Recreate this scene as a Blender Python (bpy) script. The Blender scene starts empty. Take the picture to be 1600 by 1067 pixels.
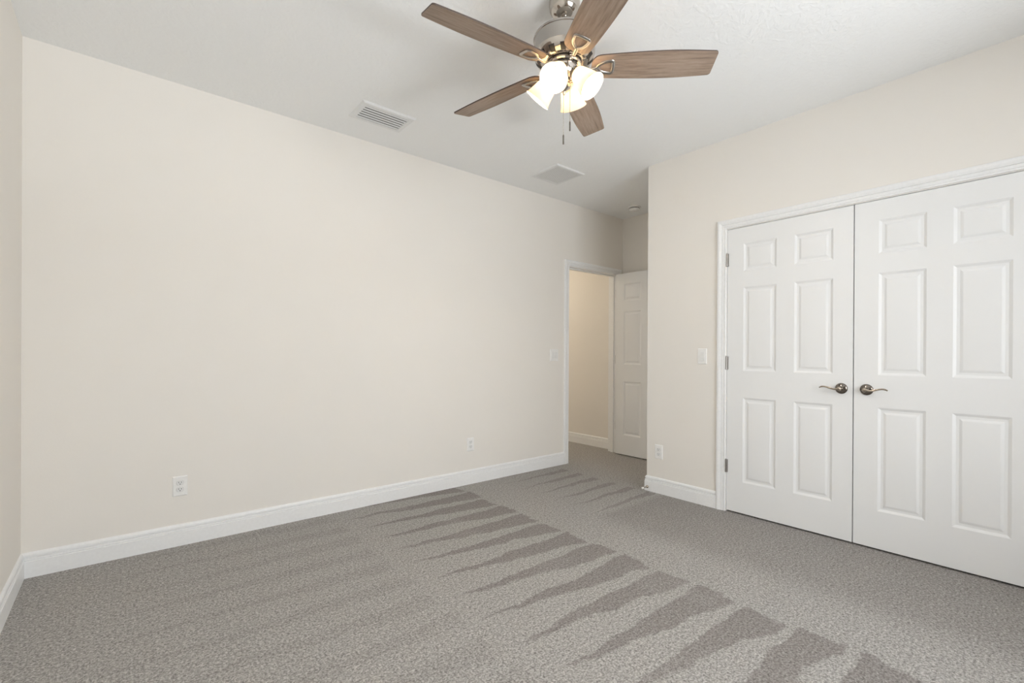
import bpy, bmesh, math, random
from mathutils import Vector, Matrix
random.seed(4)
S = bpy.context.scene
COL = S.collection
PI = math.pi

# ------------------------------------------------------------------ camera
F, YAW, PITCH, ROLL, CY, EYE = 729.188, 0.6954223, -0.0018355, 0.0049596, 553.857, 1.15018
fw = Vector((math.sin(YAW)*math.cos(PITCH), math.cos(YAW)*math.cos(PITCH), math.sin(PITCH)))
r0 = Vector((math.cos(YAW), -math.sin(YAW), 0))
u0 = r0.cross(fw)
rt = r0*math.cos(ROLL) + u0*math.sin(ROLL)
up = rt.cross(fw)
cam_d = bpy.data.cameras.new('camera')
cam = bpy.data.objects.new('camera', cam_d); COL.objects.link(cam)
cam.matrix_world = Matrix(((rt.x, up.x, -fw.x, 0), (rt.y, up.y, -fw.y, 0), (rt.z, up.z, -fw.z, EYE), (0, 0, 0, 1)))
cam_d.sensor_fit = 'HORIZONTAL'; cam_d.sensor_width = 36.0
cam_d.lens = F/1600*36.0
cam_d.shift_y = (CY-533.5)/1600
cam_d.clip_start = 0.02
S.camera = cam

# ------------------------------------------------------------------ world, daylight, exposure
W = bpy.data.worlds.new('world'); S.world = W; W.use_nodes = True
W.node_tree.nodes['Background'].inputs[0].default_value = (0.75, 0.86, 1.0, 1)
W.node_tree.nodes['Background'].inputs[1].default_value = 1.0
S.view_settings.view_transform = 'Standard'; S.view_settings.look = 'None'
S.view_settings.gamma = 1.0; S.view_settings.use_curve_mapping = False
S.view_settings.exposure = 0.1
S.cycles.use_denoising = True
S.cycles.max_bounces = 14; S.cycles.diffuse_bounces = 8
S.cycles.sample_clamp_indirect = 20.0

# room numbers (metres, camera above the origin)
XL, YB, XC, YC, XN, YF, H = -0.3925, 3.3966, 3.4181, 2.303, 4.530, -1.45, 2.740
J0, J1 = 3.612, 4.425            # bedroom doorway
D0, D1 = 0.0735, 1.6265          # closet doorway
DT = 2.0695                      # head of both doorways
WT = 0.12
WIN = (0.45, 2.50, 0.55, 2.30)   # window behind the camera: x0 x1 z0 z1

def area_lamp(name, x0, x1, z0, z1, y, energy, color, pitch):
    d = bpy.data.lights.new(name, 'AREA'); d.shape = 'RECTANGLE'; d.size = x1-x0; d.size_y = z1-z0
    d.energy = energy; d.color = color
    o = bpy.data.objects.new(name, d); COL.objects.link(o)
    o.location = ((x0+x1)/2, y, (z0+z1)/2); o.rotation_euler = (PI/2+math.radians(pitch), 0, 0)   # shines towards +y
    return o
# the sky outside the window, and an added fill lamp aimed up to brighten the ceiling
area_lamp('window_daylight', WIN[0]-0.2, WIN[1]+0.2, WIN[2], WIN[3]+0.3, YF-0.35, 110, (0.95, 0.975, 1.0), -4)
area_lamp('ceiling_fill', WIN[0]+0.80, WIN[1]+1.40, -1.50, 0.1, YF-2.3, 315, (0.97, 0.985, 1.0), 33)

# ------------------------------------------------------------------ materials
def new_mat(name):
    m = bpy.data.materials.new(name); m.use_nodes = True
    nt = m.node_tree; b = nt.nodes['Principled BSDF']
    return m, nt, b
def setp(b, col=None, rough=None, metal=None, spec=None):
    if col is not None: b.inputs['Base Color'].default_value = (*col, 1)
    if rough is not None: b.inputs['Roughness'].default_value = rough
    if metal is not None: b.inputs['Metallic'].default_value = metal
    if spec is not None: b.inputs['Specular IOR Level'].default_value = spec
def N(nt, t, **kw):
    n = nt.nodes.new(t)
    for k, v in kw.items(): setattr(n, k, v)
    return n
def coords(nt, scale=(1, 1, 1)):
    tc = N(nt, 'ShaderNodeTexCoord'); mp = N(nt, 'ShaderNodeMapping')
    mp.inputs['Scale'].default_value = scale
    nt.links.new(tc.outputs['Object'], mp.inputs['Vector'])
    return mp.outputs['Vector']
def noise(nt, vec, scale, detail=3, rough=0.5):
    n = N(nt, 'ShaderNodeTexNoise'); n.inputs['Scale'].default_value = scale
    n.inputs['Detail'].default_value = detail; n.inputs['Roughness'].default_value = rough
    nt.links.new(vec, n.inputs['Vector']); return n.outputs['Fac']
def ramp(nt, fac, stops):
    r = N(nt, 'ShaderNodeValToRGB'); e = r.color_ramp.elements
    while len(e) < len(stops): e.new(0.5)
    for el, (p, c) in zip(e, stops): el.position = p; el.color = (*c, 1)
    nt.links.new(fac, r.inputs['Fac']); return r.outputs['Color']
def bump(nt, b, h, strength, dist):
    n = N(nt, 'ShaderNodeBump'); n.inputs['Strength'].default_value = strength; n.inputs['Distance'].default_value = dist
    nt.links.new(h, n.inputs['Height']); nt.links.new(n.outputs['Normal'], b.inputs['Normal'])
def math_(nt, op, a, b=None, c=None, clamp=False):
    n = N(nt, 'ShaderNodeMath', operation=op, use_clamp=clamp)
    for i, v in enumerate((a, b, c)):
        if v is None: continue
        if isinstance(v, (int, float)): n.inputs[i].default_value = v
        else: nt.links.new(v, n.inputs[i])
    return n.outputs[0]
def plain(name, col, rough=0.5, metal=0.0, spec=0.5, grain=0.0, gscale=60):
    m, nt, b = new_mat(name); setp(b, col, rough, metal, spec)
    v = coords(nt)
    f = noise(nt, v, gscale, 2)
    k = 0.02
    c = ramp(nt, f, [(0.3, tuple(x*(1-k) for x in col)), (0.7, tuple(min(1, x*(1+k)) for x in col))])
    nt.links.new(c, b.inputs['Base Color'])
    if grain: bump(nt, b, f, grain, 0.002)
    return m

def wall_paint(name, col):
    m, nt, b = new_mat(name); setp(b, col, 0.75, 0, 0.25)
    v = coords(nt)
    f = noise(nt, v, 130, 3, 0.6)
    bump(nt, b, f, 0.12, 0.002)
    c = ramp(nt, noise(nt, v, 3.0, 2), [(0.3, tuple(x*0.99 for x in col)), (0.7, col)])
    nt.links.new(c, b.inputs['Base Color'])
    return m
M = {}
M['wall'] = wall_paint('beige_wall_paint', (0.83, 0.80, 0.752))
M['hall'] = wall_paint('hall_wall_paint', (0.72, 0.63, 0.52))
def ceiling_mat():
    m, nt, b = new_mat('knockdown_ceiling'); setp(b, (0.89, 0.90, 0.90), 0.8, 0, 0.2)
    v = coords(nt, (1, 1, 1))
    d = noise(nt, v, 9, 2)
    warp = N(nt, 'ShaderNodeVectorMath', operation='ADD')
    nt.links.new(v, warp.inputs[0])
    cx = N(nt, 'ShaderNodeCombineXYZ'); nt.links.new(math_(nt, 'MULTIPLY', d, 0.10), cx.inputs[0]); nt.links.new(math_(nt, 'MULTIPLY', d, 0.07), cx.inputs[1])
    nt.links.new(cx.outputs[0], warp.inputs[1])
    f = noise(nt, warp.outputs[0], 38, 3, 0.55)
    r = ramp(nt, f, [(0.46, (0, 0, 0)), (0.58, (1, 1, 1))])
    bump(nt, b, r, 0.22, 0.004)
    return m
M['ceiling'] = ceiling_mat()
M['trim'] = plain('white_trim_paint', (0.86, 0.865, 0.865), 0.35)
def door_mat(name):
    m, nt, b = new_mat(name); setp(b, (0.83, 0.835, 0.835), 0.38)
    v = coords(nt, (1, 14, 1.0))
    f = noise(nt, v, 26, 4, 0.6)
    bump(nt, b, f, 0.05, 0.001)
    return m
M['door'] = door_mat('white_door_paint')
M['plate'] = plain('white_plastic', (0.86, 0.855, 0.84), 0.3)
M['plate2'] = plain('white_plastic_insert', (0.80, 0.80, 0.79), 0.35)
M['slot'] = plain('dark_slot', (0.03, 0.03, 0.03), 0.6)
M['void'] = plain('dark_duct_shade', (0.012, 0.012, 0.013), 0.8)  # shade inside the supply duct, put into the colour
M['void2'] = plain('grey_duct_shade', (0.52, 0.52, 0.51), 0.8)  # mid grey painted for the shade behind the return slats
M['vent'] = plain('vent_white_enamel', (0.80, 0.81, 0.81), 0.4)
M['nickel'] = plain('brushed_nickel', (0.47, 0.445, 0.415), 0.24, 1.0)
M['chrome'] = plain('polished_nickel', (0.56, 0.52, 0.475), 0.10, 1.0)
M['darkmetal'] = plain('dark_gap_metal', (0.03, 0.028, 0.026), 0.5, 0.3)
M['bronze'] = plain('satin_nickel_lever', (0.44, 0.385, 0.32), 0.24, 1.0)
M['rosette'] = plain('dark_nickel_rosette', (0.215, 0.19, 0.165), 0.16, 1.0)
M['hinge'] = plain('hinge_metal', (0.40, 0.38, 0.36), 0.35, 1.0)
M['rubber'] = plain('white_rubber', (0.8, 0.79, 0.77), 0.6)
M['edge'] = plain('dark_blade_edge', (0.075, 0.05, 0.038), 0.5)
def wood_mat():
    m, nt, b = new_mat('weathered_oak_blade'); setp(b, rough=0.5, spec=0.3)
    v = coords(nt, (2.2, 26, 26))
    f1 = noise(nt, v, 3.2, 5, 0.65)
    v2 = coords(nt, (1.2, 7, 7))
    f2 = noise(nt, v2, 2.5, 3)
    f = math_(nt, 'ADD', math_(nt, 'MULTIPLY', f1, 0.7), math_(nt, 'MULTIPLY', f2, 0.3))
    c = ramp(nt, f, [(0.33, (0.165, 0.118, 0.09)), (0.47, (0.285, 0.213, 0.163)), (0.58, (0.355, 0.272, 0.212)), (0.70, (0.43, 0.345, 0.275))])
    nt.links.new(c, b.inputs['Base Color'])
    bump(nt, b, f1, 0.08, 0.002)
    return m
M['wood'] = wood_mat()
def glass_shade():
    m = bpy.data.materials.new('frosted_cream_glass'); m.use_nodes = True
    nt = m.node_tree; b = nt.nodes['Principled BSDF']; out = nt.nodes['Material Output']
    setp(b, (0.86, 0.81, 0.72), 0.35)
    f = noise(nt, coords(nt), 30, 2)
    c = ramp(nt, f, [(0.3, (0.85, 0.80, 0.71)), (0.7, (0.87, 0.82, 0.73))])
    nt.links.new(c, b.inputs['Base Color'])
    t = N(nt, 'ShaderNodeBsdfTranslucent'); t.inputs[0].default_value = (1.0, 0.88, 0.68, 1)
    mx = N(nt, 'ShaderNodeMixShader'); mx.inputs[0].default_value = 0.21
    nt.links.new(b.outputs[0], mx.inputs[1]); nt.links.new(t.outputs[0], mx.inputs[2])
    nt.links.new(mx.outputs[0], out.inputs['Surface'])
    return m
M['shade'] = glass_shade()
def emit(name, col, s):
    m, nt, b = new_mat(name); setp(b, (0.9, 0.9, 0.88), 0.4)
    f = noise(nt, coords(nt), 20, 1)
    c = ramp(nt, f, [(0.0, tuple(x*0.98 for x in col)), (1.0, col)])
    nt.links.new(c, b.inputs['Emission Color']); b.inputs['Emission Strength'].default_value = s
    return m
M['bulb'] = emit('glowing_bulb', (1.0, 0.91, 0.79), 520)
M['hallglobe'] = emit('glowing_hall_globe', (1.0, 0.885, 0.73), 66)
def pane_mat():
    m = bpy.data.materials.new('window_glass'); m.use_nodes = True
    nt = m.node_tree; out = nt.nodes['Material Output']; nt.nodes.remove(nt.nodes['Principled BSDF'])
    t = N(nt, 'ShaderNodeBsdfTransparent'); g = N(nt, 'ShaderNodeBsdfGlossy'); g.inputs['Roughness'].default_value = 0.03
    fr = N(nt, 'ShaderNodeFresnel'); fr.inputs[0].default_value = 1.3
    mx = N(nt, 'ShaderNodeMixShader')
    nt.links.new(fr.outputs[0], mx.inputs[0]); nt.links.new(t.outputs[0], mx.inputs[1]); nt.links.new(g.outputs[0], mx.inputs[2])
    nt.links.new(mx.outputs[0], out.inputs['Surface'])
    return m
M['pane'] = pane_mat()

def carpet_mat():
    m, nt, b = new_mat('grey_carpet_pile'); setp(b, rough=0.95, spec=0.08)
    v = coords(nt)
    sep = N(nt, 'ShaderNodeSeparateXYZ'); nt.links.new(v, sep.inputs[0])
    X, Y = sep.outputs[0], sep.outputs[1]
    n1 = noise(nt, v, 4.0, 3); n2 = noise(nt, v, 22, 3)
    def sm(val, a, bb):                                    # smooth step
        r = N(nt, 'ShaderNodeMapRange', interpolation_type='SMOOTHSTEP')
        r.inputs['From Min'].default_value = a; r.inputs['From Max'].default_value = bb
        nt.links.new(val, r.inputs['Value']); return r.outputs[0]
    def wedges(ytop, period, xw, xt, duty, slant=0.0):
        # vacuum strokes: each stroke is wide at x = xw and runs out to a point at x = xt
        wob = math_(nt, 'MULTIPLY', math_(nt, 'SUBTRACT', n1, 0.5), 0.16)
        wob2 = math_(nt, 'MULTIPLY', math_(nt, 'SUBTRACT', n2, 0.5), 0.06)
        wx = math_(nt, 'ADD', math_(nt, 'ADD', X, wob), wob2)
        s = math_(nt, 'DIVIDE', math_(nt, 'SUBTRACT', wx, xt), xw-xt, clamp=True)
        yy = math_(nt, 'ADD', Y, math_(nt, 'MULTIPLY', math_(nt, 'SUBTRACT', X, xw), slant))
        yy = math_(nt, 'ADD', yy, math_(nt, 'ADD', math_(nt, 'MULTIPLY', wob, 0.55), math_(nt, 'MULTIPLY', wob2, 0.5)))
        t = math_(nt, 'FRACT', math_(nt, 'DIVIDE', math_(nt, 'SUBTRACT', ytop+period*20, yy), period))
        width = math_(nt, 'MULTIPLY', s, duty)
        e = math_(nt, 'SUBTRACT', width, t)
        inside = sm(e, -0.03, 0.08)
        start = sm(t, 0.0, 0.07)
        stop = math_(nt, 'SUBTRACT', 1.0, sm(wx, xw-0.012, xw+0.012))
        return math_(nt, 'MULTIPLY', math_(nt, 'MULTIPLY', inside, start), stop)
    a = wedges(3.204, 0.2234, 2.20, 1.15, 0.88)
    h = math_(nt, 'MULTIPLY', wedges(2.866, 0.195, 3.38, 2.50, 0.5, -0.08), math_(nt, 'MULTIPLY', sm(Y, 2.12, 2.22), sm(X, 2.45, 2.6)))
    c = math_(nt, 'MULTIPLY', wedges(3.10, 0.2234, 1.12, -0.3, 0.6), 0.28)
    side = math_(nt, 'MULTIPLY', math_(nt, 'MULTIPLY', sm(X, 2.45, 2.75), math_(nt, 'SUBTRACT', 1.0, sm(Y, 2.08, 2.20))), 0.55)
    vary = sm(noise(nt, v, 2.6, 3), 0.30, 0.55)
    a = math_(nt, 'MULTIPLY', a, math_(nt, 'MULTIPLY_ADD', vary, 0.35, 0.78))
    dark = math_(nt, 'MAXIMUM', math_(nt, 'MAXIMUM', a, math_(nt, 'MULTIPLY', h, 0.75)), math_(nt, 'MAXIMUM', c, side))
    patch = math_(nt, 'MULTIPLY', math_(nt, 'SUBTRACT', noise(nt, v, 7, 4, 0.6), 0.5), 0.5)
    tone = math_(nt, 'ADD', dark, patch, clamp=True)
    fib = noise(nt, v, 125, 3, 0.75)
    fib2 = noise(nt, v, 60, 2, 0.6)
    f = math_(nt, 'ADD', math_(nt, 'MULTIPLY', fib, 0.75), math_(nt, 'MULTIPLY', fib2, 0.25))
    light = ramp(nt, f, [(0.36, (0.17, 0.160, 0.150)), (0.5, (0.385, 0.369, 0.349)), (0.64, (0.66, 0.64, 0.615))])
    drk = ramp(nt, f, [(0.36, (0.14, 0.127, 0.119)), (0.5, (0.272, 0.252, 0.238)), (0.64, (0.44, 0.415, 0.395))])
    mx = N(nt, 'ShaderNodeMix', data_type='RGBA')
    nt.links.new(tone, mx.inputs[0]); nt.links.new(light, mx.inputs[6]); nt.links.new(drk, mx.inputs[7])
    nt.links.new(mx.outputs[2], b.inputs['Base Color'])
    bump(nt, b, f, 0.7, 0.012)
    return m
M['carpet'] = carpet_mat()

# ------------------------------------------------------------------ mesh helpers
def link(name, bm, mats, parent=None, smooth=False, angle=35, loc=None, mat=None):
    bmesh.ops.recalc_face_normals(bm, faces=bm.faces[:])
    me = bpy.data.meshes.new(name); bm.to_mesh(me); bm.free()
    for m in (mats if isinstance(mats, (list, tuple)) else [mats]): me.materials.append(m)
    if smooth:
        me.polygons.foreach_set('use_smooth', [True]*len(me.polygons))
        me.set_sharp_from_angle(angle=math.radians(angle))
    o = bpy.data.objects.new(name, me); COL.objects.link(o)
    if parent is not None: o.parent = parent
    if mat is not None: o.matrix_local = mat
    elif loc is not None: o.location = loc
    return o
def box(bm, lo, hi, mi=0):
    x0, y0, z0 = lo; x1, y1, z1 = hi
    v = [bm.verts.new(p) for p in ((x0,y0,z0),(x1,y0,z0),(x1,y1,z0),(x0,y1,z0),(x0,y0,z1),(x1,y0,z1),(x1,y1,z1),(x0,y1,z1))]
    for q in ((3,2,1,0),(4,5,6,7),(0,1,5,4),(1,2,6,5),(2,3,7,6),(3,0,4,7)):
        bm.faces.new([v[i] for i in q]).material_index = mi
def bevel_box(bm, lo, hi, r, seg=2):
    t = bmesh.new(); box(t, lo, hi)
    bmesh.ops.bevel(t, geom=t.edges[:], offset=r, segments=seg, affect='EDGES', profile=0.6)
    me = bpy.data.meshes.new('tmp'); t.to_mesh(me); t.free(); bm.from_mesh(me); bpy.data.meshes.remove(me)
def lathe(bm, prof, n=48, mtx=Matrix(), mi=0, band=None):
    """prof: (r, z) list; band(i, j) -> material index or None"""
    rings = []
    for r, z in prof:
        if r < 1e-6: rings.append([bm.verts.new(mtx @ Vector((0, 0, z)))])
        else: rings.append([bm.verts.new(mtx @ Vector((r*math.cos(2*PI*k/n), r*math.sin(2*PI*k/n), z))) for k in range(n)])
    for i in range(len(rings)-1):
        a, b = rings[i], rings[i+1]
        if len(a) == 1 and len(b) == 1: continue
        for k in range(n):
            k2 = (k+1) % n
            if len(a) == 1: f = bm.faces.new((a[0], b[k2], b[k]))
            elif len(b) == 1: f = bm.faces.new((a[k], a[k2], b[0]))
            else: f = bm.faces.new((a[k], a[k2], b[k2], b[k]))
            m = band(i, k) if band else None
            f.material_index = mi if m is None else m
def sweep(bm, pts, sec, upv=Vector((0, 0, 1)), closed=False, scales=None, n=12, cap=True):
    """sweep an ellipse section (half sizes sec) along pts"""
    pts = [Vector(p) for p in pts]; rings = []; L = len(pts)
    for i, p in enumerate(pts):
        if closed: d = pts[(i+1) % L]-pts[i-1]
        else: d = pts[min(i+1, L-1)]-pts[max(i-1, 0)]
        d.normalize()
        s = d.cross(upv)
        if s.length < 1e-5: s = d.cross(Vector((1, 0, 0)))
        s.normalize(); w = s.cross(d).normalized()
        k = scales[i] if scales else 1.0
        rings.append([bm.verts.new(p + s*sec[0]*k*math.cos(2*PI*j/n) + w*sec[1]*k*math.sin(2*PI*j/n)) for j in range(n)])
    for i in range(L if closed else L-1):
        a, b = rings[i], rings[(i+1) % L]
        for j in range(n):
            bm.faces.new((a[j], a[(j+1) % n], b[(j+1) % n], b[j]))
    if cap and not closed:
        bm.faces.new(rings[0][::-1]); bm.faces.new(rings[-1])
def smooth_pts(pts, k=6):
    """Catmull-Rom through pts"""
    P = [Vector(p) for p in pts]; P = [P[0]*2-P[1]] + P + [P[-1]*2-P[-2]]; out = []
    for i in range(1, len(P)-2):
        for s in range(k):
            t = s/k; a, b, c, d = P[i-1], P[i], P[i+1], P[i+2]
            out.append(0.5*((2*b)+(c-a)*t+(2*a-5*b+4*c-d)*t*t+(3*b-a-3*c+d)*t**3))
    out.append(P[-2]); return out
def tag(o, label, cat, group=None, kind=None):
    o['label'] = label; o['category'] = cat
    if group: o['group'] = group
    if kind: o['kind'] = kind
    return o
def empty(name, loc, label, cat, group=None, kind=None, rot=None):
    o = bpy.data.objects.new(name, None); COL.objects.link(o); o.location = loc; o.empty_display_size = 0.05
    if rot: o.rotation_euler = rot
    return tag(o, label, cat, group, kind)
def struct(name, bm, m, label, cat, **kw):
    return tag(link(name, bm, m, **kw), label, cat, kind='structure')

# ------------------------------------------------------------------ room shell
YE = 6.6; XH = 3.22; XR = XN + WT
bm = bmesh.new(); box(bm, (XL-WT, YF-WT, -0.1), (XR, YE+WT, 0))
struct('floor', bm, M['carpet'], 'grey cut pile carpet with vacuum strokes', 'carpet')
bm = bmesh.new(); box(bm, (XL-WT, YF-WT, H), (XR, YE+WT, H+0.1))
struct('ceiling', bm, M['ceiling'], 'white knockdown textured ceiling', 'ceiling')
bm = bmesh.new(); box(bm, (XL-WT, YF, 0), (XL, YB+WT, H))
struct('wall_left', bm, M['wall'], 'narrow strip of beige wall at the far left of the room', 'wall')
bm = bmesh.new()
box(bm, (XL, YB, 0), (J0, YB+WT, H)); box(bm, (J0, YB, DT), (J1, YB+WT, H)); box(bm, (J1, YB, 0), (XN, YB+WT, H))
struct('wall_back', bm, M['wall'], 'long bare beige wall with the bedroom doorway', 'wall')
bm = bmesh.new()
box(bm, (XC, D1, 0), (XC+WT, YC, H)); box(bm, (XC, D0, DT), (XC+WT, D1, H)); box(bm, (XC, YF, 0), (XC+WT, D0, H))
struct('wall_right', bm, M['wall'], 'beige wall around the white closet doors', 'wall')
bm = bmesh.new(); box(bm, (XC+WT, YC-WT, 0), (XN, YC, H))
struct('wall_niche', bm, M['wall'], 'beige return wall of the entry niche', 'wall')
bm = bmesh.new(); box(bm, (XN, YF, 0), (XR, YE, H))
struct('wall_far', bm, [M['wall']], 'beige wall behind the open bedroom door running on into the hall', 'wall')
bm = bmesh.new(); box(bm, (XH-WT, YB+WT, 0), (XH, YE, H))
struct('wall_hall', bm, M['wall'], 'hidden wall of the hallway', 'wall')
bm = bmesh.new(); box(bm, (XH-WT, YE, 0), (XR, YE+WT, H))
struct('wall_hall_end', bm, M['wall'], 'end wall of the hallway', 'wall')
x0, x1, z0, z1 = WIN
bm = bmesh.new()
box(bm, (XL-WT, YF-WT, 0), (x0, YF, H)); box(bm, (x1, YF-WT, 0), (XR, YF, H))
box(bm, (x0, YF-WT, 0), (x1, YF, z0)); box(bm, (x0, YF-WT, z1), (x1, YF, H))
struct('wall_front', bm, M['wall'], 'beige window wall behind the camera', 'wall')
win = empty('window_1', ((x0+x1)/2, YF, z0), 'white framed window behind the camera', 'window', kind='structure')
cx = (x0+x1)/2
bm = bmesh.new()
for a, b in (((x0, z0), (x0+0.05, z1)), ((x1-0.05, z0), (x1, z1)), ((x0+0.05, z0), (x1-0.05, z0+0.05)), ((x0+0.05, z1-0.05), (x1-0.05, z1)), ((cx-0.025, z0+0.05), (cx+0.025, z1-0.05))):
    box(bm, (a[0]-cx, -0.10, a[1]-z0), (b[0]-cx, -0.04, b[1]-z0))
link('window_frame', bm, M['trim'], win)
bm = bmesh.new(); box(bm, (x0+0.05-cx, -0.072, 0.05), (x1-0.05-cx, -0.068, z1-z0-0.05))
link('window_pane', bm, M['pane'], win)

# ------------------------------------------------------------------ baseboards and casings
BASE = [(0, 0), (0.014, 0), (0.014, 0.082), (0.0105, 0.0850), (0.0125, 0.0875), (0.0125, 0.093), (0.0112, 0.0955), (0.0112, 0.0985), (0.0045, 0.1000),
        (0.0045, 0.1035), (0.0100, 0.1050), (0.0105, 0.1100), (0.0092, 0.1180), (0.0060, 0.1240), (0.0030, 0.1265), (0, 0.1270)]
def run(bm, prof, p0, p1, n, m0=0, m1=0, upv=Vector((0, 0, 1))):
    """profile (t, s): t along n, s along upv, extruded p0->p1; m = +1 inner mitre, -1 outer mitre, per unit of t"""
    p0, p1, n = Vector(p0), Vector(p1), Vector(n); d = (p1-p0).normalized()
    A = [bm.verts.new(p0 + n*t + upv*s + d*(m0*t)) for t, s in prof]
    B = [bm.verts.new(p1 + n*t + upv*s - d*(m1*t)) for t, s in prof]
    k = len(prof)
    for i in range(k):
        j = (i+1) % k
        bm.faces.new((A[i], A[j], B[j], B[i]))
    bm.faces.new(A[::-1]); bm.faces.new(B)
def baseboard(name, segs, label):
    bm = bmesh.new()
    for s in segs: run(bm, BASE, *s)
    return struct(name, bm, M['trim'], label, 'baseboard', smooth=True, angle=25)
CW = 0.065
baseboard('baseboard_left', [((XL, YF, 0), (XL, YB, 0), (1, 0, 0), 1, 1)], 'white baseboard along the left wall')
baseboard('baseboard_back', [((XL, YB, 0), (J0-0.005-CW, YB, 0), (0, -1, 0), 1, 0)], 'white moulded baseboard along the long bare wall')
baseboard('baseboard_right', [((XC, D1+0.005+CW, 0), (XC, YC, 0), (-1, 0, 0), 0, -1), ((XC, YC, 0), (XN, YC, 0), (0, 1, 0), -1, 1)],
          'short white baseboard from the closet casing round the wall corner')
baseboard('baseboard_front', [((XC, YF, 0), (XC, D0-0.005-CW, 0), (-1, 0, 0), 0, 0)], 'white baseboard beyond the closet doors')
baseboard('baseboard_niche', [((XN, YC, 0), (XN, YB, 0), (-1, 0, 0), 1, 0)], 'white baseboard behind the open bedroom door')
baseboard('baseboard_hall', [((XN, YB+WT+0.018, 0), (XN, YE, 0), (-1, 0, 0), 0, 0)], 'white baseboard seen through the doorway in the hall')

# casing profile across its width: s from inner edge (0) to outer edge (CW), t = thickness
CAS = [(0, 0), (0.009, 0.0), (0.0105, 0.0015), (0.0105, 0.008), (0.0065, 0.0095), (0.0065, 0.0115), (0.0100, 0.0130), (0.0115, 0.026), (0.0075, 0.0275), (0.0075, 0.0300), (0.0135, 0.0315),
       (0.0145, 0.039), (0.0175, 0.045), (0.0180, 0.050), (0.0180, 0.058), (0.0155, 0.0635), (0.0115, CW), (0, CW)]
def casing(bm, a0, a1, top, n, along):
    """door casing; a0,a1 = opening edges along the wall axis, n = wall normal, along = unit axis; base point passes through 'org'"""
    org, n, al = Vector(along[0]), Vector(n), Vector(along[1])
    def P(a, z): return org + al*a + Vector((0, 0, z))
    zt = top+0.005; i0, i1 = a0-0.005, a1+0.005
    def bar(q0, q1, out, d0, d1):
        d = (q1-q0).normalized()
        A = [bm.verts.new(q0 + n*t + out*s + d*(d0*s)) for t, s in CAS]
        B = [bm.verts.new(q1 + n*t + out*s + d*(d1*s)) for t, s in CAS]
        for i in range(len(CAS)):
            j = (i+1) % len(CAS); bm.faces.new((A[i], A[j], B[j], B[i]))
        bm.faces.new(A[::-1]); bm.faces.new(B)
    bar(P(i0, 0), P(i0, zt), -al, 0, 1)
    bar(P(i1, 0), P(i1, zt), al, 0, 1)
    bar(P(i0, zt), P(i1, zt), Vector((0, 0, 1)), -1, 1)
# bedroom doorway: casing, jambs lining the wall, stops
bm = bmesh.new()
casing(bm, J0, J1, DT, (0, -1, 0), ((0, YB, 0), (1, 0, 0)))
casing(bm, J0, XN-CW-0.006, DT, (0, 1, 0), ((0, YB+WT, 0), (1, 0, 0)))
box(bm, (J0-0.001, YB-0.0005, 0), (J0+0.0005, YB+WT+0.0005, DT)); box(bm, (J1-0.0005, YB-0.0005, 0), (J1+0.001, YB+WT+0.0005, DT)); box(bm, (J0, YB-0.0005, DT-0.0005), (J1, YB+WT+0.0005, DT+0.001))
box(bm, (J0, YB+0.040, 0), (J0+0.011, YB+0.075, DT)); box(bm, (J1-0.011, YB+0.040, 0), (J1, YB+0.075, DT)); box(bm, (J0+0.011, YB+0.040, DT-0.011), (J1-0.011, YB+0.075, DT))
struct('trim_1', bm, M['trim'], 'white moulded casing around the open bedroom doorway', 'door casing', smooth=True, angle=25)
# closet doorway
bm = bmesh.new()
casing(bm, D0, D1, DT, (-1, 0, 0), ((XC, 0, 0), (0, 1, 0)))
box(bm, (XC-0.0005, D1-0.0005, 0), (XC+WT, D1+0.001, DT)); box(bm, (XC-0.0005, D0-0.001, 0), (XC+WT, D0+0.0005, DT)); box(bm, (XC-0.0005, D0, DT-0.0005), (XC+WT, D1, DT+0.001))
struct('trim_2', bm, M['trim'], 'white moulded casing around the double closet doors', 'door casing', smooth=True, angle=25)

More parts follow.
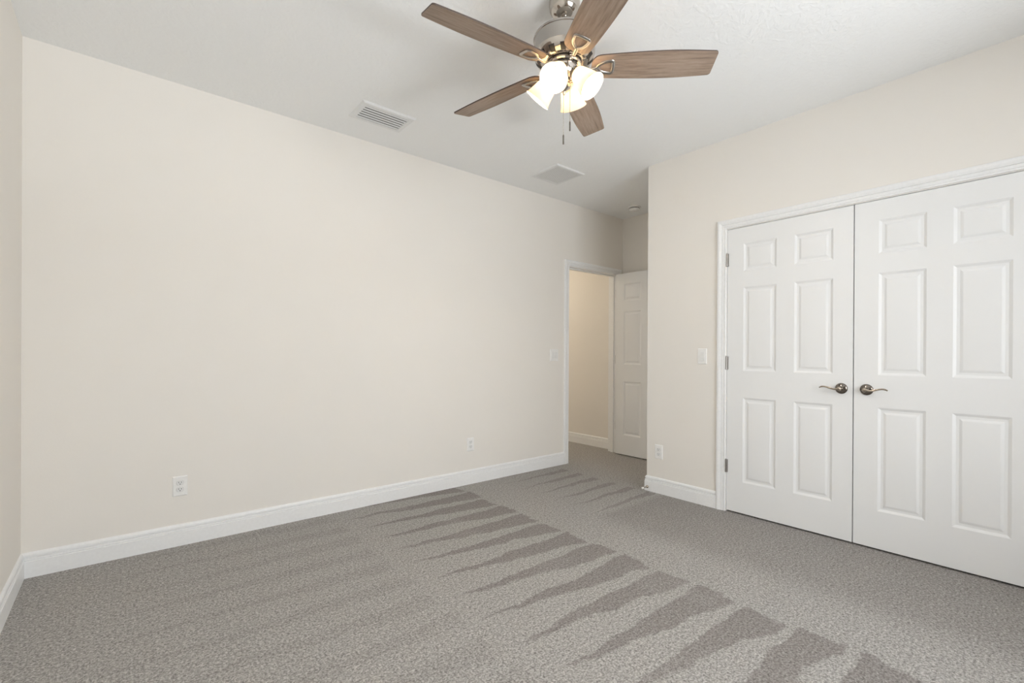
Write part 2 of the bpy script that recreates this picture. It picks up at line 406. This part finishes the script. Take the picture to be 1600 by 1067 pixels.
# ------------------------------------------------------------------ six panel doors
ZP = [(0.222, 0.832), (1.023, 1.625), (1.738, 1.938)]     # panel heights above the door's foot (foot is 11 mm off the carpet)
def door_leaf(w, h, th, cols):
    """leaf in local x (width) / z, front face at y=0 looking -y, back at y=th"""
    bm = bmesh.new()
    xs = sorted({0, w, *[c for p in cols for c in p]}); zs = sorted({0, h, *[c for p in ZP for c in p]})
    for side in (0, 1):
        y0 = 0 if side == 0 else th; sg = 1 if side == 0 else -1
        for i in range(len(xs)-1):
            for j in range(len(zs)-1):
                a, b, c, d = xs[i], xs[i+1], zs[j], zs[j+1]
                isp = any(abs(a-p[0]) < 1e-6 and abs(b-p[1]) < 1e-6 for p in cols) and any(abs(c-p[0]) < 1e-6 and abs(d-p[1]) < 1e-6 for p in ZP)
                if not isp:
                    f = [(a, y0, c), (b, y0, c), (b, y0, d), (a, y0, d)]
                    bm.faces.new([bm.verts.new(p) for p in f]); continue
                prev = None
                for ins, dep in ((0, 0), (0.002, 0.0008), (0.008, 0.0038), (0.014, 0.0064), (0.019, 0.0068), (0.027, 0.0060), (0.036, 0.0028), (0.041, 0.0014), (0.043, 0.0012)):
                    y = y0 + sg*dep
                    ring = [bm.verts.new(p) for p in ((a+ins, y, c+ins), (b-ins, y, c+ins), (b-ins, y, d-ins), (a+ins, y, d-ins))]
                    if prev:
                        for k in range(4): bm.faces.new((prev[k], prev[(k+1) % 4], ring[(k+1) % 4], ring[k]))
                    prev = ring
                bm.faces.new(prev)
    for f in ([(0,0,0),(0,th,0),(0,th,h),(0,0,h)], [(w,0,0),(w,th,0),(w,th,h),(w,0,h)], [(0,0,0),(w,0,0),(w,th,0),(0,th,0)], [(0,0,h),(w,0,h),(w,th,h),(0,th,h)]):
        bm.faces.new([bm.verts.new(p) for p in f])
    bmesh.ops.remove_doubles(bm, verts=bm.verts[:], dist=1e-5)
    return bm
def lever_set(parent, x, z, sgn):
    """lever handle on the front face (y=0): rosette > , lever pointing sgn along local x"""
    bm = bmesh.new()
    mt = Matrix.Translation((x, 0, z)) @ Matrix.Rotation(PI/2, 4, 'X')
    lathe(bm, [(0.0, 0.0), (0.033, 0.0), (0.0335, 0.003), (0.031, 0.007), (0.025, 0.0105), (0.017, 0.013), (0.0125, 0.015), (0.0125, 0.030), (0.0115, 0.036), (0, 0.036)], 40, mt)
    hd = link('door_handle', bm, M['rosette'], parent, smooth=True, angle=50)
    bm = bmesh.new()
    pts = smooth_pts([(x-0.010*sgn, -0.040, z-0.001), (x+0.004*sgn, -0.045, z-0.001), (x+0.024*sgn, -0.047, z-0.004), (x+0.048*sgn, -0.046, z+0.001), (x+0.070*sgn, -0.044, z+0.008), (x+0.092*sgn, -0.042, z+0.009), (x+0.108*sgn, -0.040, z+0.002)], 5)
    L = len(pts)
    sc = []
    for i in range(L):
        t = i/(L-1)
        sc.append(0.55+1.0*math.exp(-((t-0.10)/0.11)**2)-0.12*max(0, t-0.6) if t < 0.93 else 0.42)
    sc[0] = 0.7
    sweep(bm, pts, (0.0095, 0.0065), Vector((0, -1, 0)), scales=sc, n=14)
    sweep(bm, [(x, -0.034, z), (x, -0.046, z)], (0.0125, 0.0125), n=16)
    link('lever', bm, M['bronze'], hd, smooth=True, angle=60)
    return hd
def hinge(parent, lo, hi):
    bm = bmesh.new(); cx_, cy_ = (lo[0]+hi[0])/2, (lo[1]+hi[1])/2
    z0_, z1_ = lo[2], hi[2]; r = 0.0062
    k = (z1_-z0_)/5
    for i in range(5):
        mt = Matrix.Translation((cx_, cy_, z0_+k*i))
        lathe(bm, [(0, 0.0004), (r, 0.0004), (r, k-0.0004), (0, k-0.0004)], 14, mt)
    lathe(bm, [(0, 0), (r*0.8, 0), (r*0.8, z1_-z0_), (r*0.55, z1_-z0_+0.004), (0, z1_-z0_+0.004)], 14, Matrix.Translation((cx_, cy_, z0_)))
    box(bm, (cx_-0.0105, cy_+0.003, z0_), (cx_+0.0105, cy_+0.0075, z1_))
    return link('hinge', bm, M['hinge'], parent, smooth=True, angle=40)
FOOT, DH = 0.011, 2.055
HZ = (1.845, 1.09, 0.335)
# closet doors face -x: local x runs along -y (left to right in the photograph), local y along +x
def closet_door(name, y_left, w, label, cols, lever_x, sgn, hinge_x):
    o = link(name, door_leaf(w, DH, 0.035, cols), M['door'], smooth=True, angle=12)
    o.location = (XC+0.001, y_left, FOOT); o.rotation_euler = (0, 0, -PI/2)
    tag(o, label, 'door', kind='structure')
    lever_set(o, lever_x, 0.934, sgn)
    for z in HZ: hinge(o, (hinge_x-0.006, -0.0105, z-FOOT-0.047), (hinge_x+0.006, -0.0055, z-FOOT+0.047))
    return o
w1 = 0.7705
closet_door('door_1', 1.6235, w1, 'closed white six-panel closet door between its casing and the other closet door', [(0.114, 0.334), (0.445, 0.665)], w1-0.058, -1, -0.0015)
closet_door('door_2', 0.8475, w1, 'closed white six-panel closet door cut off by the right edge of the photo', [(0.118, 0.333), (0.440, 0.660)], 0.064, 1, w1+0.0015)
# bedroom door, standing open at a right angle in the niche: the face seen looks -x
wd = 0.806
o = link('door_3', door_leaf(wd, DH, 0.035, [(0.112, 0.345), (0.461, 0.694)]), M['door'], smooth=True, angle=12)
o.location = (J1-0.055, 3.372, FOOT); o.rotation_euler = (0, 0, -PI/2)
tag(o, 'white six-panel bedroom door standing open beside the doorway', 'door', kind='structure')
for z in HZ:
    bm = bmesh.new(); zz = z-FOOT
    box(bm, (-0.0035, 0.0015, zz-0.047), (0.0005, 0.030, zz+0.047))
    sweep(bm, [(-0.004, 0.041, zz-0.047), (-0.004, 0.041, zz+0.047)], (0.006, 0.006), n=12)
    box(bm, (-0.0055, 0.030, zz-0.047), (-0.0025, 0.041, zz+0.047))
    link('hinge', bm, M['hinge'], o, smooth=True, angle=40)
lever_set(o, wd-0.062, 0.934, -1)

# ------------------------------------------------------------------ outlets and switches (local: x right, z up, front looks -y)
PW, PH = 0.074, 0.118
def cover_plate(parent, w, h):
    bm = bmesh.new()
    a, t = 0.005, 0.0055
    back = [bm.verts.new((sx*w/2, 0, sz*h/2)) for sx, sz in ((-1,-1),(1,-1),(1,1),(-1,1))]
    mid = [bm.verts.new((sx*w/2, -0.002, sz*h/2)) for sx, sz in ((-1,-1),(1,-1),(1,1),(-1,1))]
    fr = [bm.verts.new((sx*(w/2-a), -t, sz*(h/2-a))) for sx, sz in ((-1,-1),(1,-1),(1,1),(-1,1))]
    for A, B in ((back, mid), (mid, fr)):
        for k in range(4): bm.faces.new((A[k], A[(k+1) % 4], B[(k+1) % 4], B[k]))
    bm.faces.new(fr); bm.faces.new(back[::-1])
    return link('cover_plate', bm, M['plate'], parent)
def receptacle(parent, zc):
    bm = bmesh.new(); n = 32; r = 0.0172
    pr = []
    for k in range(n):
        a = 2*PI*k/n; x = r*math.cos(a); z = max(-0.0125, min(0.0125, r*math.sin(a))); pr.append((x, z))
    A = [bm.verts.new((x, -0.0050, zc+z)) for x, z in pr]; B = [bm.verts.new((x, -0.0072, zc+z)) for x, z in pr]
    C_ = [bm.verts.new((x*0.94, -0.0078, zc+z*0.94)) for x, z in pr]
    for P, Q in ((A, B), (B, C_)):
        for k in range(n): bm.faces.new((P[k], P[(k+1) % n], Q[(k+1) % n], Q[k]))
    bm.faces.new(C_)
    rc = link('receptacle', bm, M['plate2'], parent, smooth=True, angle=30)
    for x, hw, hh in ((-0.0064, 0.0012, 0.0045), (0.0064, 0.0012, 0.0037)):
        bm = bmesh.new(); box(bm, (x-hw, -0.0080, zc+0.0035-hh), (x+hw, -0.0074, zc+0.0035+hh)); link('slot', bm, M['slot'], rc)
    bm = bmesh.new(); lathe(bm, [(0, 0), (0.0026, 0), (0.0026, 0.0006), (0, 0.0006)], 14, Matrix.Translation((0, -0.0074, zc-0.0070)) @ Matrix.Rotation(PI/2, 4, 'X'))
    link('ground_hole', bm, M['slot'], rc)
    # grey ring on the plate, painted in for the shadow gap round the receptacle
    bm = bmesh.new()
    o1 = [bm.verts.new((x*1.05, -0.0058, zc+z*1.05)) for x, z in pr]; o2 = [bm.verts.new((x*1.0, -0.0058, zc+z)) for x, z in pr]
    for k in range(n): bm.faces.new((o1[k], o1[(k+1) % n], o2[(k+1) % n], o2[k]))
    link('rim_shadow', bm, M['hinge'], rc)
def outlet(loc, rz, label):
    e = empty('wall_outlet', loc, label, 'electrical outlet', 'duplex outlets near the floor', rot=(0, 0, rz))
    cover_plate(e, PW, PH)
    receptacle(e, 0.0195); receptacle(e, -0.0195)
    bm = bmesh.new(); lathe(bm, [(0, 0), (0.003, 0), (0.0026, 0.001), (0, 0.0012)], 14, Matrix.Translation((0, -0.0055, 0)) @ Matrix.Rotation(PI/2, 4, 'X'))
    link('screw', bm, M['plate2'], e)
    return e
outlet((0.2645, YB, 0.353), 0, 'white duplex outlet nearest the left corner, low on the long bare wall')
outlet((2.361, YB, 0.348), 0, 'white duplex outlet on the long bare wall, near the bedroom doorway')
outlet((XC, 2.1885, 0.342), -PI/2, 'white duplex outlet above the short baseboard beside the closet doors')
def rocker(parent, x):
    bm = bmesh.new(); hw, hh = 0.0165, 0.0335
    # frame
    for a, b in (((-hw-0.0025, -hh-0.0025), (-hw, hh+0.0025)), ((hw, -hh-0.0025), (hw+0.0025, hh+0.0025)), ((-hw, -hh-0.0025), (hw, -hh)), ((-hw, hh), (hw, hh+0.0025))):
        box(bm, (x+a[0], -0.0072, a[1]), (x+b[0], -0.0050, b[1]))
    fr = link('switch_frame', bm, M['plate'], parent)
    bm = bmesh.new(); g = 0.0008
    prof = [(-hh+g, -0.0050), (-hh+g, -0.0115), (0.0, -0.0078), (hh-g, -0.0062), (hh-g, -0.0050)]
    A = [bm.verts.new((x-hw+g, y, z)) for z, y in prof]; B = [bm.verts.new((x+hw-g, y, z)) for z, y in prof]
    for i in range(5): bm.faces.new((A[i], A[(i+1) % 5], B[(i+1) % 5], B[i]))
    bm.faces.new(A[::-1]); bm.faces.new(B)
    link('rocker', bm, M['plate2'], fr)
def switch(loc, rz, w, xs, label):
    e = empty('light_switch', loc, label, 'light switch', rot=(0, 0, rz))
    cover_plate(e, w, 0.121)
    for x in xs: rocker(e, x)
    return e
switch((3.396, YB, 1.138), 0, 0.118, (-0.023, 0.023), 'white two-gang rocker switch on the long wall beside the bedroom doorway')
switch((XC, 1.815, 1.137), -PI/2, 0.074, (0,), 'white single rocker switch beside the closet casing')

# ------------------------------------------------------------------ ceiling vents and smoke detector
def vent_frame(bm, x0, x1, y0, y1, b, drop):
    """sloping flange on the ceiling, centred coordinates, z down"""
    o = [(x0, y0), (x1, y0), (x1, y1), (x0, y1)]; i1 = [(x0+b*0.25, y0+b*0.25), (x1-b*0.25, y0+b*0.25), (x1-b*0.25, y1-b*0.25), (x0+b*0.25, y1-b*0.25)]
    i2 = [(x0+b, y0+b), (x1-b, y0+b), (x1-b, y1-b), (x0+b, y1-b)]
    R = [[bm.verts.new((*p, z)) for p in q] for q, z in ((o, 0), (o, -0.0015), (i1, -drop), (i2, -drop), (i2, -0.001))]
    for A, B in zip(R, R[1:]):
        for k in range(4): bm.faces.new((A[k], A[(k+1) % 4], B[(k+1) % 4], B[k]))
x0, x1, y0, y1 = 1.156, 1.525, 2.852, 3.106
e = empty('supply_vent', ((x0+x1)/2, (y0+y1)/2, H), 'white ceiling register with dark gaps between long angled louvres', 'air vent')
w, d = x1-x0, y1-y0
bm = bmesh.new(); vent_frame(bm, -w/2, w/2, -d/2, d/2, 0.036, 0.011); link('frame', bm, M['vent'], e)
bm = bmesh.new(); box(bm, (-w/2+0.034, -d/2+0.034, -0.0012), (w/2-0.034, d/2-0.034, -0.0002)); link('duct_shade', bm, M['void'], e)  # flat dark sheet painted as the shade between the louvres
n = 6; span = d-0.072
for k in range(n):
    yc = -span/2 + span*(k+0.5)/n; s = 1 if k < n/2 else -1
    bm = bmesh.new(); p = span/n
    # curved blade
    pr = []
    for t in range(6):
        a = t/5; pr.append(((-0.5+a)*p*0.54, -0.0080-0.0016*(a**1.4)))
    A = []; B = []
    for off in (0, 0.0012):
        A.append([bm.verts.new((-w/2+0.037, yc+y, z-off)) for y, z in pr]); B.append([bm.verts.new((w/2-0.037, yc+y, z-off)) for y, z in pr])
    for L0, L1 in ((A[0], B[0]), (A[1], B[1])):
        for i in range(5): bm.faces.new((L0[i], L0[i+1], L1[i+1], L1[i]))
    for i in (0, 5): bm.faces.new((A[0][i], B[0][i], B[1][i], A[1][i]))
    for L0 in (A, B):
        for i in range(5): bm.faces.new((L0[0][i], L0[0][i+1], L0[1][i+1], L0[1][i]))
    link('louver', bm, M['vent'], e, smooth=True, angle=40)
x0, x1, y0, y1 = 2.781, 3.127, 2.755, 3.102
e = empty('return_vent', ((x0+x1)/2, (y0+y1)/2, H), 'square white ceiling grille with fine slats near the doorway', 'air vent')
w, d = x1-x0, y1-y0
bm = bmesh.new(); vent_frame(bm, -w/2, w/2, -d/2, d/2, 0.030, 0.0095); link('frame', bm, M['vent'], e)
bm = bmesh.new(); box(bm, (-w/2+0.028, -d/2+0.028, -0.0012), (w/2-0.028, d/2-0.028, -0.0002)); link('duct_shade', bm, M['void2'], e)  # flat grey sheet, its tone stands for shade between the slats
bm = bmesh.new(); n = 20; span = w-0.06
for k in range(n):
    xc = -span/2+span*(k+0.5)/n; p = span/n
    A = [bm.verts.new((xc+q[0], -d/2+0.031, q[1])) for q in ((-p*0.30, -0.0072), (-p*0.30, -0.0066), (p*0.30, -0.0074), (p*0.30, -0.0080))]
    B = [bm.verts.new((v.co.x, d/2-0.031, v.co.z)) for v in A]
    for i in range(4): bm.faces.new((A[i], A[(i+1) % 4], B[(i+1) % 4], B[i]))
    bm.faces.new(A[::-1]); bm.faces.new(B)
link('slats', bm, M['vent'], e)
e = empty('smoke_detector', (4.248, 3.035, H), 'round white smoke detector on the ceiling of the entry niche', 'smoke detector')
bm = bmesh.new(); lathe(bm, [(0, 0), (0.068, 0), (0.070, -0.003), (0.068, -0.009), (0.05, -0.011), (0, -0.011)], 40); link('base', bm, M['plate'], e, smooth=True)
bm = bmesh.new(); lathe(bm, [(0.050, -0.010), (0.050, -0.019), (0, -0.019)], 36); link('vent_gap', bm, M['slot'], e, smooth=True)
bm = bmesh.new(); lathe(bm, [(0.0, -0.0185), (0.058, -0.0185), (0.060, -0.0215), (0.058, -0.031), (0.050, -0.038), (0.034, -0.0415), (0.032, -0.0395), (0.030, -0.0395), (0.028, -0.042), (0, -0.043)], 40); link('body', bm, M['plate'], e, smooth=True, angle=30)
bm = bmesh.new(); lathe(bm, [(0, 0), (0.007, 0), (0.007, -0.003), (0, -0.0035)], 16, Matrix.Translation((-0.018, -0.008, -0.0425))); link('test_button', bm, M['plate2'], e, smooth=True)

# ------------------------------------------------------------------ door stop
e = empty('door_stop', (XC-0.014, 2.288, 0.034), 'small metal door stop with white tip on the baseboard corner by the closet', 'door stop')
ry = Matrix.Rotation(-PI/2, 4, 'Y')
bm = bmesh.new(); lathe(bm, [(0, 0), (0.0125, 0), (0.0115, 0.005), (0.006, 0.010), (0.0045, 0.012), (0.0045, 0.058), (0, 0.058)], 24, ry); link('rod', bm, M['bronze'], e, smooth=True)
bm = bmesh.new(); lathe(bm, [(0, 0.056), (0.0075, 0.056), (0.0085, 0.060), (0.0085, 0.072), (0.006, 0.076), (0, 0.077)], 24, ry); link('tip', bm, M['rubber'], e, smooth=True)

# ------------------------------------------------------------------ hall ceiling lamp (lights the hall wall)
e = empty('ceiling_light', (3.72, 5.25, H), 'flush ceiling lamp in the hall beyond the doorway', 'ceiling light')
bm = bmesh.new(); lathe(bm, [(0, 0), (0.15, 0), (0.15, -0.02), (0.14, -0.03), (0, -0.03)], 40); link('base', bm, M['nickel'], e, smooth=True)
bm = bmesh.new(); lathe(bm, [(0.135, -0.028), (0.132, -0.05), (0.11, -0.08), (0.06, -0.10), (0, -0.105)], 40); link('globe', bm, M['hallglobe'], e, smooth=True)

# ------------------------------------------------------------------ ceiling fan
FX, FY = 1.5256, 1.4710
fan = empty('ceiling_fan', (FX, FY, H), 'brushed nickel ceiling fan with five wood blades and four lit glass shades', 'ceiling fan')
Z = lambda z: z-H
bm = bmesh.new()
lathe(bm, [(0, 0), (0.069, 0), (0.070, -0.004), (0.0695, -0.022), (0.067, -0.040), (0.060, -0.056), (0.047, -0.069), (0.030, -0.076), (0.022, -0.078), (0.019, -0.075), (0, -0.074)], 56)
link('canopy', bm, M['chrome'], fan, smooth=True, angle=40)
bm = bmesh.new()
lathe(bm, [(0, -0.07), (0.0125, -0.07), (0.0125, -0.120), (0.022, -0.125), (0.026, -0.135), (0.030, -0.150), (0.034, -0.165), (0, -0.165)], 36)
link('downrod', bm, M['chrome'], fan, smooth=True, angle=40)
def mband(i, k):
    if i in (11, 12, 13) and (k % 6) < 3: return 2
    if i >= 9: return 1
    return 0
bm = bmesh.new()
lathe(bm, [(0, Z(2.592)), (0.045, Z(2.592)), (0.100, Z(2.586)), (0.128, Z(2.578)), (0.1365, Z(2.572)), (0.139, Z(2.566)), (0.139, Z(2.562)), (0.1365, Z(2.560)),
           (0.1365, Z(2.500)), (0.1375, Z(2.497)), (0.134, Z(2.485)), (0.129, Z(2.475)), (0.122, Z(2.467)), (0.113, Z(2.460)), (0.104, Z(2.456)), (0.084, Z(2.456)), (0.084, Z(2.462)), (0, Z(2.462))], 90, band=mband)
link('motor_housing', bm, [M['nickel'], M['chrome'], M['darkmetal']], fan, smooth=True, angle=30)
bm = bmesh.new()
lathe(bm, [(0.0, Z(2.463)), (0.079, Z(2.463)), (0.079, Z(2.446)), (0.074, Z(2.441)), (0.0, Z(2.441))], 60)
link('flywheel', bm, M['chrome'], fan, smooth=True, angle=40)
bm = bmesh.new()
lathe(bm, [(0, Z(2.446)), (0.062, Z(2.446)), (0.062, Z(2.438)), (0.059, Z(2.4375)), (0.0575, Z(2.415)), (0.052, Z(2.400)), (0.040, Z(2.390)), (0.031, Z(2.384)), (0.029, Z(2.365)), (0.033, Z(2.358)), (0.034, Z(2.350)),
           (0.026, Z(2.340)), (0.012, Z(2.333)), (0.008, Z(2.326)), (0.005, Z(2.318)), (0, Z(2.316))], 48, band=lambda i, k: 1 if i in (0, 1) else 0)
kit = link('light_kit', bm, [M['chrome'], M['darkmetal']], fan, smooth=True, angle=35)

def fan_blade(ang):
    """local x along the blade; pitched about its axis; underside shows the wood"""
    bm = bmesh.new(); r1, r2, th = 0.122, 0.660, 0.0058
    def half(s):                                       # half width along the blade
        t = (s-r1)/(r2-r1)
        w = 0.058 + 0.0140*math.sin(PI*min(1, t/0.62)*0.5) if t < 0.62 else 0.072 - 0.0105*((t-0.62)/0.38)**1.6
        return w
    out = []
    n = 40; cr = 0.040; tip = 0.012
    xs = [r1 + cr*(1-math.cos(PI/2*i/8)) for i in range(9)] + [r1+cr+(r2-tip-r1-cr)*i/n for i in range(1, n+1)] + [r2-tip+tip*math.sin(PI/2*i/6) for i in range(1, 7)]
    for s in xs:
        w = half(s)
        if s < r1+cr: q = (r1+cr-s)/cr; w = w-cr+cr*math.sqrt(max(0, 1-q*q))
        if s > r2-tip: q = (s-(r2-tip))/tip; w = w-tip+tip*math.sqrt(max(0, 1-q*q))
        out.append((s, w))
    lo = [[bm.verts.new((s, k*w, -th/2)) for s, w in out] for k in (-1, 1)]
    hi = [[bm.verts.new((s, k*w, th/2)) for s, w in out] for k in (-1, 1)]
    L = len(out)
    for i in range(L-1):
        bm.faces.new((lo[0][i], lo[0][i+1], lo[1][i+1], lo[1][i])); bm.faces.new((hi[0][i], hi[0][i+1], hi[1][i+1], hi[1][i]))
        for k in (0, 1): bm.faces.new((lo[k][i], lo[k][i+1], hi[k][i+1], hi[k][i])).material_index = 1
    for i in (0, L-1): bm.faces.new((lo[0][i], lo[1][i], hi[1][i], hi[0][i])).material_index = 1
    mt = Matrix.Translation((0, 0, Z(2.4409))) @ Matrix.Rotation(ang, 4, 'Z') @ Matrix.Rotation(-0.2414, 4, 'X')
    b = link('blade', bm, [M['wood'], M['edge']], fan, mat=mt)
    # bracket under the blade: D-shaped loop on a curved arm, with screws
    bm = bmesh.new(); zb = -th/2-0.0035
    loop = smooth_pts([(0.146, 0.000, zb), (0.158, 0.017, zb), (0.178, 0.028, zb), (0.203, 0.032, zb), (0.214, 0.029, zb), (0.2165, 0.016, zb), (0.2175, 0.0, zb), (0.2165, -0.016, zb), (0.214, -0.029, zb), (0.203, -0.032, zb), (0.178, -0.028, zb), (0.158, -0.017, zb)], 4)[:-1]
    loop += [Vector((0.151, -0.009, zb))]
    sweep(bm, loop, (0.0078, 0.0040), closed=True, n=10)
    iron = link('blade_bracket', bm, M['nickel'], b, smooth=True, angle=60)
    inv = mt.inverted()
    bm = bmesh.new()
    a0 = [Vector((math.cos(ang)*r, math.sin(ang)*r, Z(z))) for r, z in ((0.066, 2.4425), (0.082, 2.4405), (0.098, 2.432), (0.115, 2.427), (0.132, 2.430), (0.149, 2.434))]
    sweep(bm, smooth_pts([inv @ p for p in a0], 5), (0.0085, 0.0042), n=10)
    # merge arm into the bracket mesh object
    me = iron.data; t = bmesh.new(); t.from_mesh(me)
    tmp = bpy.data.meshes.new('tmp'); bm.to_mesh(tmp); bm.free(); t.from_mesh(tmp); bpy.data.meshes.remove(tmp)
    bmesh.ops.recalc_face_normals(t, faces=t.faces[:])
    t.to_mesh(me); t.free(); me.polygons.foreach_set('use_smooth', [True]*len(me.polygons))
    return b
for k in range(5): fan_blade(-0.7568 + 2*PI/5*k)

# four lamps: socket cup, frosted shade, bulb
TILT = math.radians(43)
for ang in (math.radians(204), math.radians(294), math.radians(24), math.radians(114)):
    ax = Vector((math.cos(ang)*math.sin(TILT), math.sin(ang)*math.sin(TILT), -math.cos(TILT)))
    O = Vector((math.cos(ang)*0.130, math.sin(ang)*0.130, Z(2.325)))
    neck = O - ax*0.104
    q = Vector((0, 0, 1)).rotation_difference(ax).to_matrix().to_4x4(); mt = Matrix.Translation(neck) @ q
    bm = bmesh.new()
    pr = [(0.0285, 0.000), (0.033, 0.003), (0.0375, 0.014), (0.0425, 0.032), (0.0475, 0.054), (0.0525, 0.078), (0.0570, 0.094), (0.0615, 0.103), (0.0630, 0.1055)]
    inner = [(r-0.0035, z+0.0005) for r, z in pr[::-1]]; inner[0] = (0.0612, 0.1062)
    lathe(bm, pr+inner, 48, mt)
    sh = link('lamp_shade', bm, M['shade'], fan, smooth=True, angle=60)
    bm = bmesh.new()
    lathe(bm, [(0, 0.004), (0.012, 0.004), (0.013, 0.020), (0.016, 0.030), (0.022, 0.043), (0.024, 0.055), (0.022, 0.066), (0.014, 0.075), (0, 0.078)], 28, mt)
    link('bulb', bm, M['bulb'], sh, smooth=True, angle=60)
    bm = bmesh.new()
    lathe(bm, [(0, -0.026), (0.013, -0.026), (0.020, -0.020), (0.023, -0.006), (0.031, -0.003), (0.0325, 0.004), (0.0285, 0.0045), (0, 0.0035)], 32, mt)
    c0 = neck-ax*0.020; hubp = Vector((math.cos(ang)*0.020, math.sin(ang)*0.020, Z(2.368)))
    m1 = Vector((math.cos(ang)*0.050, math.sin(ang)*0.050, Z(2.372)))
    sweep(bm, smooth_pts([hubp, m1, neck-ax*0.004], 5), (0.0065, 0.0065), n=10)
    link('lamp_socket', bm, M['chrome'], fan, smooth=True, angle=45)
# pull chains
camdir = Vector((-FX, -FY, 0)).normalized(); rgt = Vector((math.cos(YAW), -math.sin(YAW), 0))
for off, dep, zb_, zt_ in ((-0.002, 0.050, 2.073, 2.400), (0.0265, 0.046, 2.134, 2.402)):
    p = camdir*dep + rgt*off
    bm = bmesh.new()
    zz = zb_+0.044
    while zz < zt_:
        t = bmesh.new(); bmesh.ops.create_uvsphere(t, u_segments=6, v_segments=4, radius=0.00165); bmesh.ops.translate(t, verts=t.verts[:], vec=(p.x, p.y, Z(zz)))
        me = bpy.data.meshes.new('tmp'); t.to_mesh(me); t.free(); bm.from_mesh(me); bpy.data.meshes.remove(me); zz += 0.0036
    sweep(bm, [(p.x, p.y, Z(zb_+0.042)), (p.x, p.y, Z(zt_+0.012))], (0.0007, 0.0007), n=5)
    ch = link('pull_chain', bm, M['nickel'], fan, smooth=True, angle=60)
    bm = bmesh.new()
    lathe(bm, [(0, 0), (0.0028, 0.0), (0.0034, 0.002), (0.0034, 0.036), (0.0022, 0.042), (0, 0.044)], 16, Matrix.Translation((p.x, p.y, Z(zb_))))
    link('pull', bm, M['rosette'], ch, smooth=True, angle=40)
